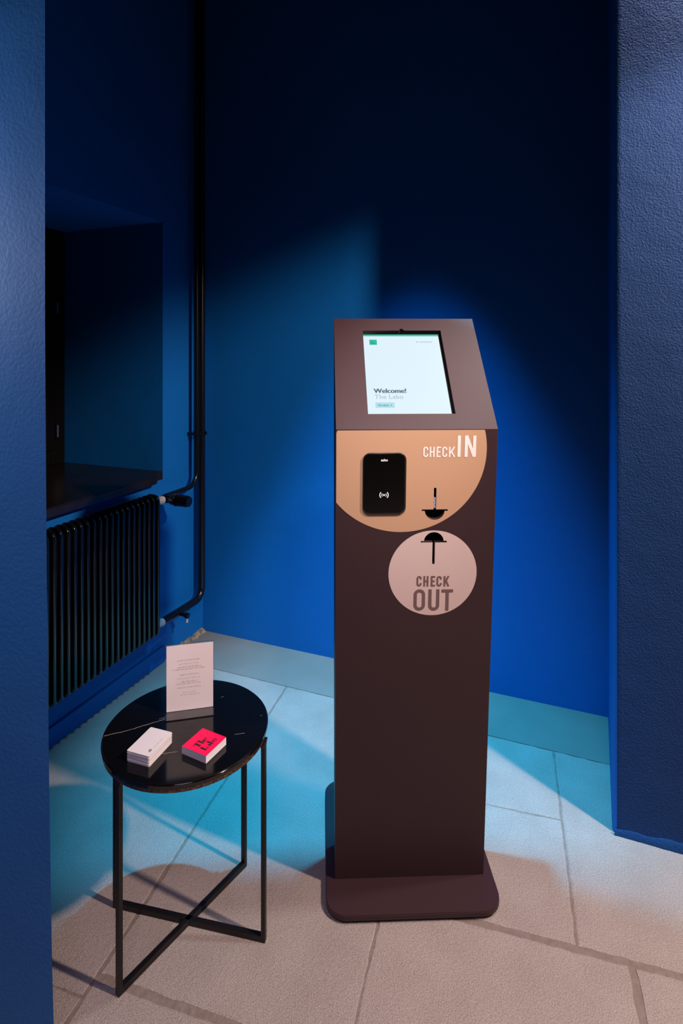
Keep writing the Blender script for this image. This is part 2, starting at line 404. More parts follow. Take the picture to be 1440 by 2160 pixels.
r = bmesh.ops.extrude_face_region(bm, geom=bm.faces[:])
for v in r['geom']:
    if isinstance(v, bmesh.types.BMVert): v.co.z = -.03
from_bm('screed_strip', bm, 'screed', floor)

# broken plaster where the left wall meets the floor by the corner
bm = bmesh.new(); N = 26; prev = None
for i in range(N + 1):
    y = YB - .005 - .26 * i / N
    w_ = .020 + .016 * noise.noise(Vector((y * 30, 1, 0))) + .010 * noise.noise(Vector((y * 90, 4, 0)))
    h = max(.003, .012 + .016 * noise.noise(Vector((y * 40, 7, 2))))
    w_ *= (1 - .5 * i / N)
    cur = [bm.verts.new((XL - .002, y, h * 1.6)), bm.verts.new((XL + .5 * w_, y, h)), bm.verts.new((XL + max(.004, w_), y, .001))]
    if prev:
        for k in range(2): bm.faces.new((prev[k], prev[k + 1], cur[k + 1], cur[k]))
    prev = cur
from_bm('trim_1', bm, 'plaster', kind='structure')

# ------------------------------------------------------------------ window, sill
wx = XL - ND
wn = empty('window_1', (wx, y_rev - .6, z_sill)); wn['kind'] = 'structure'
H = z_top - z_sill
def wbox(name, y0, y1, z0, z1, x0=-.03, x1=.03, m='window_frame', bev=.004):
    bm = bmesh.new(); box(bm, x0, x1, y0, y1, z0, z1, bev); return from_bm(name, bm, m, wn)
wbox('stile', .53, .598, 0, H); wbox('stile', -.6, -.53, 0, H); wbox('rail', -.53, .53, 0, .07); wbox('rail', -.53, .53, H - .07, H)
wbox('mullion', -.035, .035, .07, H - .07)
for y0, y1 in ((-.53, -.035), (.035, .53)):
    wbox('casement', y0, y0 + .05, .07, H - .07, -.02, .045); wbox('casement', y1 - .05, y1, .07, H - .07, -.02, .045)
    wbox('pane', y0 + .05, y1 - .05, .07, H - .07, -.004, .004, 'glass', 0)
for zz in (.13, .70):
    bm = bmesh.new(); cyl(bm, (.052, .535, zz), (.052, .535, zz + .055), .007); from_bm('hinge', bm, 'chrome', wn)
bm = bmesh.new(); cyl(bm, (.045, .012, .45), (.075, .012, .45), .009); box(bm, .066, .08, .002, .022, .34, .455, .004); from_bm('handle', bm, 'chrome', wn)

y_tip = on_x(336, 1005, XL + .045).y
bm = bmesh.new()
sp = [(wx + .03, y_rev - 1.5), (XL, y_rev - 1.5), (XL + .045, y_rev - 1.5)] + [(XL + .045 - .02 * (1 - math.cos(a)), y_tip - .02 + .02 * math.sin(a)) for a in [math.pi / 2 * i / 5 for i in range(6)]] + [(XL, y_tip), (XL, y_rev), (wx + .03, y_rev)]
prism(bm, sp, z_sill - .034, z_sill)
bmesh.ops.recalc_face_normals(bm, faces=bm.faces)
bmesh.ops.bevel(bm, geom=[e for e in bm.edges if abs(e.verts[0].co.z - e.verts[1].co.z) < 1e-5 and all(v.co.x > XL + .01 for v in e.verts)], offset=.004, segments=2, affect='EDGES')
from_bm('trim_2', bm, 'sill', kind='structure', smooth=35)

# ------------------------------------------------------------------ radiator
RX = XL + .088
pr, pl = on_x(336, 1048, RX), on_x(101, 1118, RX)
zt = (pr.z + on_x(101, 1121, RX).z) / 2; zb = (on_x(335, 1345, RX).z + on_x(103, 1505, RX).z) / 2
NF = 20; step = (pr.y - pl.y) / (NF - 1)
rad = empty('column_radiator', (XL + .043, (pr.y + pl.y) / 2, zb), 0, 'black column radiator hung on the blue wall under the window sill', 'radiator')
def section_mesh():
    bm = bmesh.new(); h = zt - zb; d0, d1 = -.030, .045; r = .028; w2 = step * .25
    prof = arc(d1 - r, h - r, r, 0, 90, 6) + arc(d0 + r, h - r, r, 90, 180, 6) + arc(d0 + r, r, r, 180, 270, 6) + arc(d1 - r, r, r, 270, 360, 6)
    A = [bm.verts.new((x, -w2, z)) for x, z in prof]; B = [bm.verts.new((x, w2, z)) for x, z in prof]
    fa = bm.faces.new(A); fb = bm.faces.new(B); n = len(prof)
    for i in range(n): bm.faces.new((A[i], A[(i + 1) % n], B[(i + 1) % n], B[i]))
    bmesh.ops.recalc_face_normals(bm, faces=bm.faces)
    bmesh.ops.bevel(bm, geom=list(fa.edges) + list(fb.edges), offset=w2 * .75, segments=3, profile=.5, affect='EDGES')
    me = bpy.data.meshes.new('section'); bm.to_mesh(me); bm.free(); me.materials.append(M['radiator'])
    for p in me.polygons: p.use_smooth = True
    me.set_sharp_from_angle(angle=math.radians(50)); return me
sm = section_mesh()
for i in range(NF + 2):
    link('section', sm, None, rad, Matrix.Translation((0, (i - 2) * step + pl.y - (pr.y + pl.y) / 2, 0)))
y0, y1 = pl.y - 2 * step - rad.location.y, pr.y - rad.location.y
for zz in (.035, zt - zb - .035):
    bm = bmesh.new(); cyl(bm, (0, y0, zz), (0, y1 + .012, zz), .017); from_bm('manifold', bm, 'radiator', rad)
for yy in (y0 + .1, y1 - .1):
    bm = bmesh.new(); bar(bm, (-.042, yy, zt - zb - .09), (-.02, yy, zt - zb - .09), .02, .02); from_bm('bracket', bm, 'radiator', rad)
bm = bmesh.new(); box(bm, .024, .030, y0, y1, .004, zt - zb - .03); from_bm('light_block_plate', bm, 'radiator', rad)  # plate added to stop lamp light passing between the sections
# thermostatic valve: white union, body and ribbed head pointing into the room
hub = Vector((.018, y1 + .02, zt - zb - .035)); HY_ = .055
bm = bmesh.new(); lathe(bm, hub + Vector((0, -.012, 0)), hub + Vector((0, .05, 0)), [(0, .013), (.022, .013), (.025, .0165), (.044, .0165), (.048, .012), (.062, .012)]); tag(from_bm('valve_union', bm, 'chip', rad, smooth=40), 'chipped white union nut')
bm = bmesh.new(); lathe(bm, hub + Vector((-.02, HY_, 0)), hub + Vector((.03, HY_, 0)), [(0, .014), (.006, .018), (.034, .018), (.04, .014)]); from_bm('valve_body', bm, 'radiator', rad, smooth=40)
bm = bmesh.new(); lathe(bm, hub + Vector((.02, HY_, 0)), hub + Vector((.12, HY_, -.002)), [(0, .014), (.01, .021), (.03, .0245), (.033, .0255), (.040, .0255), (.042, .0245), (.092, .0235), (.1, .020)])
vh = from_bm('valve_head', bm, 'pipe', rad, smooth=35)
for i in range(10):
    a = i * math.pi / 5; bm = bmesh.new()
    c = hub + Vector((.054, HY_ + .0252 * math.cos(a), .0252 * math.sin(a))); box(bm, c.x - .002, c.x + .002, c.y - .002, c.y + .002, c.z - .002, c.z + .002)
    from_bm('rib', bm, 'chrome', vh)
bm = bmesh.new(); lathe(bm, Vector((.018, y1 + .008, .035)), Vector((.018, y1 + .05, .035)), [(0, .012), (.022, .012), (.025, .0165), (.044, .0165), (.048, .011), (.055, .011)]); tag(from_bm('valve_union', bm, 'chip', rad, smooth=40), 'chipped white union nut at the foot')

# ------------------------------------------------------------------ heating pipes
ZTOP = 3.69
def pipe_x(px, x): return on_x(px, 1000, x).y
px1 = XL + .045; py1 = pipe_x(425, px1)                # thick riser near the corner
zlo = zb + .035; zlo_r = on_x(424, 1255, px1).z
yr_ = pr.y + .035
p1 = empty('heating_pipe', (px1, py1, 0), 0, 'thick black riser pipe in the corner bending down to the radiator foot', 'pipe')
path = fillet([(0, 0, ZTOP), (0, 0, zlo_r - .012), (XL + .061 - px1, yr_ + .01 - py1, zlo)], .05)
bm = bmesh.new(); tube(bm, path, .0165); from_bm('riser', bm, 'pipe', p1, smooth=60)
d = (path[-1] - path[-5]); e = path[-1].lerp(path[-2], .45)
bm = bmesh.new(); cyl(bm, e, e + Vector((.045, .0, -.004)), .009); cyl(bm, e + Vector((.045, 0, -.004)), e + Vector((.058, 0, -.005)), .012); from_bm('drain_valve', bm, 'pipe', p1, smooth=40)
bm = bmesh.new(); cyl(bm, e + Vector((.050, .0, -.014)), e + Vector((.050, 0, -.034)), .006); tag(from_bm('drain_spout', bm, 'chip', p1, smooth=40), 'white drain spout')
px2 = XL + .05; py2 = pipe_x(414.5, px2)
p2 = empty('heating_pipe', (px2, py2, 0), 0, 'thin black pipe beside the riser curving to the radiator top valve', 'pipe')
zv = zt - .035
z2 = on_x(395, 1030, px2).z
tgt = Vector((rad.location.x + hub.x, rad.location.y + hub.y + HY_, zb + hub.z + .018)) - p2.location
bm = bmesh.new(); tube(bm, fillet([(0, 0, ZTOP), (0, 0, z2), (tgt.x, tgt.y, tgt.z - .006)], .065, 12), .0105); from_bm('riser', bm, 'pipe', p2, smooth=60)
# clamp
zc = on_x(424, 913, px1).z
for o_, rr in ((p1, .0165), (p2, .0105)):
    bm = bmesh.new(); cyl(bm, (0, 0, zc - .009), (0, 0, zc + .009), rr + .004)
    bar(bm, (-.05 if o_ is p2 else -.045, 0, zc), (-.005, 0, zc), .01, .012); from_bm('pipe_clamp', bm, 'pipe', o_, smooth=40)
    bm = bmesh.new(); box(bm, rr, rr + .012, -.004, .004, zc - .007, zc + .007, .002); from_bm('clamp_screw', bm, 'pipe', o_)

# ------------------------------------------------------------------ kiosk
BETA = math.radians(2.0)
kw = .3785; ko = W(.1724, 1.448); KR = BETA + TH
kiosk = empty('check_in_kiosk', ko, KR, 'tall dark brown self check-in kiosk with lit tablet screen on rounded floor plate', 'kiosk')
KM = Matrix.Translation(ko) @ Matrix.Rotation(KR, 4, 'Z'); KI = KM.inverted()
PLZ = .020
P0, P1, P2 = Vector((0, 0, PLZ)), Vector((0, -.121, 1.173)), Vector((0, .108, 1.444))
YK, YKB = .125, .10
def plane_uv(px, py, M_):                              # pixel -> (u, v) on a kiosk plane
    Mi = (KM @ M_).inverted(); e = Mi @ EYE; d = Mi.to_3x3() @ ray(px, py)
    t_ = -e.z / d.z; q = e + d * t_; return (q.x, q.y)
FM = frame_matrix(P0, Vector((1, 0, 0)), P1 - P0); FL = (P1 - P0).length
SM = frame_matrix(P1, Vector((1, 0, 0)), P2 - P1); SL = (P2 - P1).length
fu = lambda px, py: plane_uv(px, py, FM)
su = lambda px, py: plane_uv(px, py, SM)
T = .012
nf = FM.to_3x3() @ Vector((0, 0, 1)); ns_ = SM.to_3x3() @ Vector((0, 0, 1))
# body behind the two face panels
q0 = P0 - nf * T; q2 = P2 - ns_ * T
# corner where the two offset planes meet
a2 = Vector((nf.y, nf.z)); b2 = Vector((ns_.y, ns_.z)); ca = a2.dot(Vector((P1.y, P1.z))) - T; cb = b2.dot(Vector((P1.y, P1.z))) - T
det = a2.x * b2.y - a2.y * b2.x; q1 = Vector((0, (ca * b2.y - cb * a2.y) / det, (a2.x * cb - b2.x * ca) / det))
bm = bmesh.new(); prof = [(q0.y, PLZ), (q1.y, q1.z), (q2.y, q2.z), (P2.y + .004, P2.z), (YK, P2.z), (YKB, PLZ)]
A = [bm.verts.new((-kw / 2, y, z)) for y, z in prof]; B = [bm.verts.new((kw / 2, y, z)) for y, z in prof]
bm.faces.new(A); bm.faces.new(B)
for i in range(len(prof)): bm.faces.new((A[i], A[(i + 1) % len(prof)], B[(i + 1) % len(prof)], B[i]))
from_bm('body', bm, 'brown', kiosk)
# slots cut through the front: half disc with a bar, and a stem
def slot_loops(cx, cy, r, bw, bt, stem, sw, up):       # up=+1: disc above the bar
    h = bt / 2; ang0 = math.degrees(math.asin(h / r)); rr = sw / 2
    if up > 0:
        return [(cx - bw, cy - h), (cx - rr, cy - h)] + arc(cx, cy - stem, rr, 180, 360, 8) + [(cx + rr, cy - h), (cx + bw, cy - h), (cx + bw, cy + h)] + arc(cx, cy, r, ang0, 180 - ang0, 24) + [(cx - bw, cy + h)]
    return [(cx - x + cx, y) for x, y in []] + [(cx + bw, cy + h), (cx + rr, cy + h)] + arc(cx, cy + stem, rr, 0, 180, 8) + [(cx - rr, cy + h), (cx - bw, cy + h), (cx - bw, cy - h)] + arc(cx, cy, r, 180 + ang0, 360 - ang0, 24) + [(cx + bw, cy - h)]
def px_len(ax, ay, bx, by, f):
    a, b = f(ax, ay), f(bx, by); return math.hypot(a[0] - b[0], a[1] - b[1])
c1 = fu(916.5, 1076); c2 = fu(914.5, 1142.5)
r1 = px_len(895.5, 1076, 937.5, 1076, fu) / 2; bw = px_len(889, 1076, 944, 1076, fu) / 2; bt = px_len(916, 1074.4, 916, 1077.8, fu)
sw = px_len(914, 1050, 919.3, 1050, fu)
s1 = slot_loops(c1[0], c1[1], r1, bw, bt, px_len(917, 1076, 917, 1031, fu), sw, -1)
s2 = slot_loops(c2[0], c2[1], r1, bw, bt, px_len(914, 1142, 914, 1187, fu), sw, 1)
g = .0012
pan = [(-kw / 2, 0), (kw / 2, 0), (kw / 2, FL - g), (-kw / 2, FL - g)]
outline('front_panel', [pan, s1, s2], T - .0006, 'brown', kiosk, FM, bevel=.0003)
outline('top_panel_seam', [[(-kw / 2 + .002, FL - .004), (kw / 2 - .002, FL - .004), (kw / 2 - .002, FL), (-kw / 2 + .002, FL)]], .004, 'black', kiosk, FM @ Matrix.Translation((0, 0, -.006)))
for c_, up in ((c1, -1), (c2, 1)):
    y0_, y1_ = (c_[1] - r1 - .003, c_[1] + .065) if up < 0 else (c_[1] - .065, c_[1] + r1 + .003)
    bm = bmesh.new(); rect(bm, c_[0] - bw - .003, c_[0] + bw + .003, y0_, y1_)
    o = from_bm('slot_shade', bm, 'black', kiosk, FM @ Matrix.Translation((0, 0, -T + .0004)))  # black sheet standing in for the shade inside the slot
# striped card end visible in the upper slot's stem
bm = bmesh.new(); y0_ = c1[1] + bt; y1_ = c1[1] + px_len(917, 1076, 917, 1050, fu)
rect(bm, c1[0] - sw * .38, c1[0] + sw * .38, y0_, y1_)
lab = from_bm('card_end', bm, 'white_vinyl', kiosk, FM @ Matrix.Translation((0, 0, -.004))); tag(lab, 'white and blue striped card end seen in the slot')
for i in range(5):
    bm = bmesh.new(); yy = y0_ + (y1_ - y0_) * (i + .3) / 5; rect(bm, c1[0] - sw * (.05 if i % 2 else .38), c1[0] + sw * (.38 if i % 2 else .1), yy, yy + (y1_ - y0_) * .11)
    from_bm('stripe', bm, 'blue_ink', lab, Matrix.Translation((0, 0, .0004)))
# tan and pink vinyl discs
cc = fu(848.5, 949.5); rt = px_len(848.5, 949.5, 848.5, 1122, fu)
EV = FL - .0022; L_ = -kw / 2 + .0006
aR = math.degrees(math.asin((EV - cc[1]) / rt)); aL = math.degrees(math.acos((L_ - cc[0]) / rt))
ch = .006
tan = [(L_ + ch * .55, EV), (L_ + ch * .3, EV - ch * .25), (L_, EV - ch)]
tan += arc(cc[0], cc[1], rt, -aL, aR - 0, 72)
outline('check_in_decal', [tan, s1], .0004, 'tan', kiosk, FM @ Matrix.Translation((0, 0, .0006)))
cp = fu(912, 1208.8); rp = px_len(819.3, 1209, 1005, 1209, fu) / 2
outline('check_out_decal', [arc(cp[0], cp[1], rp, 0, 360 - 4, 89), s2], .0004, 'pale_pink', kiosk, FM @ Matrix.Translation((0, 0, .0006)))
# lettering: condensed strokes
def glyph(bm, ch_, x, y, w, h, t):
    l, r, b, u = x + t / 2, x + w - t / 2, y + t / 2, y + h - t / 2; m_ = (b + u) / 2; rad_ = min((r - l) / 2, h * .28); cx = (l + r) / 2
    tl = lambda: arc(cx, u - rad_, (r - l) / 2, 180, 90, 7, rad_); tr = lambda: arc(cx, u - rad_, (r - l) / 2, 90, 0, 7, rad_)
    bl = lambda: arc(cx, b + rad_, (r - l) / 2, 270, 180, 7, rad_); br = lambda: arc(cx, b + rad_, (r - l) / 2, 360, 270, 7, rad_)
    if ch_ == 'C': ribbon(bm, [(r, y + h * .33)] + br() + bl() + tl() + tr() + [(r, y + h * .67)], t)
    if ch_ == 'O': ribbon(bm, tl() + tr() + br() + bl(), t, closed=True)
    if ch_ == 'U': ribbon(bm, [(l, y + h)] + bl()[::-1] + br()[::-1] + [(r, y + h)], t)
    if ch_ == 'H': rect(bm, x, x + t, y, y + h); rect(bm, x + w - t, x + w, y, y + h); rect(bm, x, x + w, m_ - t / 2, m_ + t / 2)
    if ch_ == 'E':
        rect(bm, x, x + t, y, y + h)
        for q_ in (b, m_, u): rect(bm, x, x + w * (.92 if q_ == m_ else 1), q_ - t / 2, q_ + t / 2)
    if ch_ == 'K': rect(bm, x, x + t, y, y + h); ribbon(bm, [(x + t * .8, y + h * .36), (x + w - t * .4, y + h)], t); ribbon(bm, [(x + w * .42, y + h * .55), (x + w - t * .3, y)], t)
    if ch_ == 'I': rect(bm, x, x + t, y, y + h)
    if ch_ == 'N': rect(bm, x, x + t, y, y + h); rect(bm, x + w - t, x + w, y, y + h); ribbon(bm, [(x + t * .5, y + h), (x + w - t * .5, y)], t)
    if ch_ == 'T': rect(bm, cx - t / 2, cx + t / 2, y, y + h); rect(bm, x, x + w, y + h - t, y + h)
LZ = FM @ Matrix.Translation((0, 0, .0011))
def word(name, s, xs, y0p, y1p, tpx, m):               # xs: pixel spans of the letters on the panel
    bm = bmesh.new(); k = px_len(900, y1p, 901, y1p, fu)
    for ch_, (xa, xb) in zip(s, xs):
        a = fu(xa, y1p); b = fu(xb, y0p); glyph(bm, ch_, a[0], a[1], (xb - xa) * k, b[1] - a[1], tpx * k)
    return from_bm(name, bm, m, kiosk, LZ)
word('check_lettering', 'CHECK', [(892, 902.5), (905.5, 916), (920, 929), (932, 942.5), (946, 959)], 942, 964, 3.1, 'white_vinyl')
word('in_lettering', 'IN', [(964, 972), (979, 1003)], 918.5, 963.5, 6.6, 'white_vinyl')
word('check_lettering', 'CHECK', [(878, 888.5), (892.5, 903), (908, 917), (920, 931), (935, 946.5)], 1214.5, 1236.5, 3.6, 'taupe_vinyl')
word('out_lettering', 'OUT', [(871.5, 895.5), (902.5, 925.5), (930, 954)], 1242.5, 1287.5, 6.6, 'taupe_vinyl')
# key-card reader
ra, rb_ = fu(765, 1084), fu(856, 955)
rd = outline('card_reader', [rrect(ra[0], rb_[0], ra[1], rb_[1], .017)], .002, 'reader_edge', kiosk, FM @ Matrix.Translation((0, 0, .0042)), bevel=.001)
tag(rd, 'black wall reader with white contactless symbol')
outline('reader_face', [rrect(ra[0] + .001, rb_[0] - .003, ra[1] + .004, rb_[1] - .001, .015)], .001, 'gloss_black', rd, Matrix.Translation((0, 0, .0006)), bevel=.0003)
rc = fu(810, 1042.5); rm = ((ra[0] + rb_[0]) / 2)
dx_ = rm - .001
bm = bmesh.new(); sy = rc[1]
bm.faces.new([bm.verts.new((x, y, 0)) for x, y in arc(dx_, sy, .0022, 0, 330, 11)])
for r_, a_ in ((.0052, 42), (.0098, 42)):
    tt = .0014 if r_ < .008 else .0020
    ribbon(bm, arc(dx_, sy, r_, -a_, a_, 12), tt); ribbon(bm, arc(dx_, sy, r_, 180 - a_, 180 + a_, 12), tt)
from_bm('contactless_symbol', bm, 'ink_white_glow', rd, Matrix.Translation((0, 0, .0013)))
ls = fu(810, 971.5)
text('reader_lettering', 'salto', .0085, 'ink_white_glow', rd, Matrix.Translation((dx_, ls[1], .0013)), .0001, 'CENTER')
# sloping screen panel
h4 = [su(763.5, 696.5), su(927.5, 697), su(962.5, 873), su(777, 873)]
hx0, hx1 = (h4[0][0] + h4[3][0]) / 2, (h4[1][0] + h4[2][0]) / 2; hy0, hy1 = (h4[2][1] + h4[3][1]) / 2, (h4[0][1] + h4[1][1]) / 2
nc = su(846, 696)
hole = [(hx1, hy0), (hx1, hy1), (nc[0] + .0065, hy1)] + arc(nc[0], hy1, .0062, 0, 180, 10) + [(nc[0] - .0065, hy1), (hx0, hy1), (hx0, hy0)]
outline('screen_panel', [[(-kw / 2, 0), (kw / 2, 0), (kw / 2, SL), (-kw / 2, SL)], hole], T - .0006, 'brown', kiosk, SM, bevel=.0003)
tb = outline('tablet', [rrect(hx0 - .01, hx1 + .004, hy0 - .012, hy1 + .014, .006)], .004, 'gloss_black', kiosk, SM @ Matrix.Translation((0, 0, -.0075)))
s4 = [su(764, 700), su(921.5, 699), su(959.5, 873), su(777, 873)]
zt_ = .0004; sxa, sxb, sya, syb = hx0 + .001, hx1 - .0075, hy0 + .0002, hy1 - .0095
bm = bmesh.new(); rect(bm, sxa - .004, sxb, sya - .004, syb); scr = from_bm('display', bm, 'screen', tb, Matrix.Translation((0, 0, zt_))); tag(scr, 'lit pale blue white display')
def srect(name, x0, x1, y0, y1, m, z=.0008):
    bm = bmesh.new(); rect(bm, x0, x1, y0, y1); return from_bm(name, bm, m, tb, Matrix.Translation((0, 0, z)))
srect('top_band', sxa - .004, sxb, syb - .006, syb, 'screen_green')
def sr(pa, pb): a, b = su(*pa), su(*pb); return a[0], b[0], a[1], b[1]
x0, x1, y0, y1 = sr((779.5, 724), (794.5, 713)); srect('logo_square', x0, x1, y0, y1, 'screen_green')
for k_, (dy, wd_) in enumerate(((.0095, .55), (.0035, .8))): srect('logo_lettering', x0 + .003, x0 + .003 + (x1 - x0) * wd_ * .8, y0 + dy, y0 + dy + .002, 'screen_text', .0010)
x0, x1, y0, y1 = sr((878, 719), (911, 717)); srect('language_lettering', x0, x0 + .005, y0, y1, 'screen_grey'); srect('language_lettering', x0 + .008, x1, y0 + .0005, y1 - .0006, 'screen_grey')
p = su(789, 825.5); text('welcome_lettering', 'Welcome!', .0190, 'screen_text', tb, Matrix.Translation((p[0], p[1], .0009)), .0001, smear=.0007)
p = su(790.5, 838); text('name_lettering', 'The Labo', .0185, 'screen_grey', tb, Matrix.Translation((p[0], p[1], .0009)))
x0, x1, y0, y1 = sr((792.5, 857), (832, 845.5)); srect('button', x0, x1, y0, y1, 'screen_button')
text('button_lettering', 'Check-in  >', .0072, 'screen_button_text', tb, Matrix.Translation((x0 + .006, (y0 + y1) / 2 - .003, .0011)), .0003)
bm = bmesh.new(); cyl(bm, (nc[0], hy1 + .001, 0), (nc[0], hy1 + .001, .002), .0035, seg=16); from_bm('camera_lens', bm, 'gloss_black', tb)
# floor plate on four feet
xl, xr, yf, yb_ = -kw / 2 - .023, kw / 2 + .024, -.097, .335
bm = bmesh.new(); prism(bm, rrect(xl, xr, yf, yb_, .05, 10), .008, PLZ - .0002)
bmesh.ops.recalc_face_normals(bm, faces=bm.faces)
bmesh.ops.bevel(bm, geom=[e for e in bm.edges if abs(e.verts[0].co.z - e.verts[1].co.z) < 1e-6 and e.verts[0].co.z > .015], offset=.0015, segments=2, affect='EDGES')
from_bm('floor_plate', bm, 'brown', kiosk, smooth=40)
for x in (xl + .05, xr - .05):
    for y in (yf + .05, yb_ - .05):
        bm = bmesh.new(); cyl(bm, (x, y, 0), (x, y, .008), .02); from_bm('foot', bm, 'rubber', kiosk)

# ------------------------------------------------------------------ side table
TC = W(-.3625, 1.342); ZT = .475; TR = .188; TT = .019
VEINS = []
def tv(pa, pb, hw, st):
    a, b = on_z(*pa, ZT) - TC, on_z(*pb, ZT) - TC; m_ = (a + b) / 2; d = b - a
    VEINS.append((m_.x, m_.y, math.atan2(d.y, d.x), d.length / 2, hw, st))
tv((210, 1557), (352, 1516), .0011, .8); tv((328, 1592), (376, 1584), .0009, .6); tv((466, 1471), (472, 1469), .0009, .8); tv((495, 1549), (516, 1546), .0008, .6); tv((335, 1516), (365, 1511), .0012, .5); tv((548, 1510), (552, 1508), .001, .5)
M['marble'] = marble()
def rim_mat():
    return mat('marble_rim', (0.006, 0.005, 0.005), 0.3, 0.5, var=(160, (0.09, 0.045, 0.03), .12), bump=[(220, .0008, 4)])
M['rim'] = rim_mat()
table = empty('side_table', TC, 0, 'small round side table with black marble top and crossed black steel legs', 'table')
bm = bmesh.new(); pts = [(TR * math.cos(2 * math.pi * i / 128), TR * math.sin(2 * math.pi * i / 128)) for i in range(128)]
prism(bm, pts, ZT - .008, ZT)
bmesh.ops.recalc_face_normals(bm, faces=bm.faces)
bmesh.ops.bevel(bm, geom=[e for e in bm.edges if all(v.co.z > ZT - 1e-5 for v in e.verts)], offset=.003, segments=3, affect='EDGES')
tt = from_bm('tabletop', bm, 'marble', table, smooth=50)
bm = bmesh.new(); prism(bm, [(x * .985, y * .985) for x, y in pts], ZT - TT, ZT - .0081)
tag(from_bm('tabletop_rim', bm, 'rim', tt, smooth=50), 'brown speckled rough rim')
feet = {k: W(*v) - TC for k, v in dict(A=(-.4718, 1.195), B=(-.2525, 1.505), C=(-.5570, 1.393), D=(-.172, 1.3086)).items()}
LW = .0125
for k, f in feet.items():
    f *= .965; feet[k] = f
    u = f.normalized(); tan_ = Vector((-u.y, u.x, 0))
    bm = bmesh.new(); bar(bm, (f.x, f.y, 0), (f.x, f.y, ZT - TT + .0005), LW, LW * .8, up=u, bevel=.001)
    # small web that widens the leg under the top
    for s in (-1, 1):
        vs = []
        for dz, ww in ((-.022, .0055), (-.012, .0075), (-.005, .0115), (0, .018)):
            p = f + tan_ * s * ww; vs.append(Vector((p.x, p.y, ZT - TT + dz)))
        p0 = f + tan_ * s * .004
        poly = [Vector((p0.x, p0.y, ZT - TT - .022))] + vs + [Vector((p0.x, p0.y, ZT - TT))]
        A_ = [bm.verts.new(q + u * .004) for q in poly]; B_ = [bm.verts.new(q - u * .004) for q in poly]
        bm.faces.new(A_); bm.faces.new(B_)
        for i in range(len(poly)): bm.faces.new((A_[i], A_[(i + 1) % len(poly)], B_[(i + 1) % len(poly)], B_[i]))
    from_bm('leg', bm, 'steel_black', table)
for a, b in (('A', 'B'), ('C', 'D')):
    bm = bmesh.new(); bar(bm, feet[a] + Vector((0, 0, .007)), feet[b] + Vector((0, 0, .007)), LW, .0135, bevel=.001); from_bm('cross_bar', bm, 'steel_black', table)
bm = bmesh.new(); tube(bm, [Vector((TR * .9 * math.cos(2 * math.pi * i / 64), TR * .9 * math.sin(2 * math.pi * i / 64), ZT - TT - .003)) for i in range(65)], .003, 8); from_bm('support_ring', bm, 'steel_black', table, smooth=60)

# ------------------------------------------------------------------ sign in an acrylic stand
sl, sr_ = on_z(350.5, 1505, ZT), on_z(450.5, 1492, ZT)
sux = (sr_ - sl); sw_ = sux.length; so = (sl + sr_) / 2
sh = (on_plane(349, 1362, sl, sux.cross(Vector((0, 0, 1)))).z - ZT)
sign = empty('table_sign', so, math.atan2(sux.y, sux.x), 'white printed notice in a clear acrylic stand on the black table', 'sign')
bm = bmesh.new(); box(bm, -sw_ / 2 - .001, sw_ / 2 + .001, .0016, .0036, 0, sh, .0004); from_bm('acrylic_back', bm, 'acrylic', sign)
bm = bmesh.new(); box(bm, -sw_ / 2 - .001, sw_ / 2 + .001, -.034, .0014, .0002, .0022, .0004); from_bm('acrylic_foot', bm, 'acrylic', sign)
bm = bmesh.new(); box(bm, -sw_ / 2 + .0006, sw_ / 2 - .0012, .0004, .0014, .0024, sh - .003, 0); pap = from_bm('notice', bm, 'paper', sign)
def px_sign(px, py):
    o_ = so; n_ = sux.cross(Vector((0, 0, 1))); q = on_plane(px, py, o_, n_) - o_; return q.dot(sux.normalized()), q.z
# tiny print: rows of illegible word-like marks, as the photograph shows them
rows = [((374, 1396), (422, 1390), 3.0, .6), ((376, 1402.5), (420, 1397.5), 2.2, .35), ((374, 1410), (425, 1404), 3.0, .7), ((363, 1416), (432, 1407), 3.0, .7),
        ((379, 1425), (420, 1421), 3.0, .6), ((374, 1433), (423, 1428), 2.2, .35), ((382, 1440), (417, 1435), 2.8, .55), ((372, 1445), (424, 1439), 2.8, .6),
        ((374, 1453), (423, 1447), 2.6, .5), ((386, 1461), (413, 1459), 2.4, .4), ((381, 1467), (420, 1463), 2.4, .4)]
rs = random.Random(3)
bm = bmesh.new()
for (a, b, hpx, dens) in rows:
    ax, az_ = px_sign(*a); bx, bz = px_sign(*b); z0 = (az_ + bz) / 2; x = ax; hh = hpx * .00115 * .55
    while x < bx:
        for _ in range(rs.randint(3, 8)):
            if x > bx: break
            h_ = hh * (1.6 if rs.random() < .25 else 1.0)
            ww = .00032 if dens < .5 else .00048
            v0 = -0.0002
            def q4(x0_, x1_, z0_, z1_): bm.faces.new([bm.verts.new(p_) for p_ in ((x0_, v0, z0_), (x1_, v0, z0_), (x1_, v0, z1_), (x0_, v0, z1_))])
            q4(x, x + ww, z0, z0 + h_)
            if rs.random() < .6: q4(x, x + .0011, z0 + (hh - ww if rs.random() < .5 else 0), z0 + (hh if rs.random() < .0 else ww + (hh - ww) * .0) + .0002)
            x += .0016
        x += .0016
o = from_bm('small_print', bm, 'ink_grey', pap); o.location = (0, 0.0005, 0)

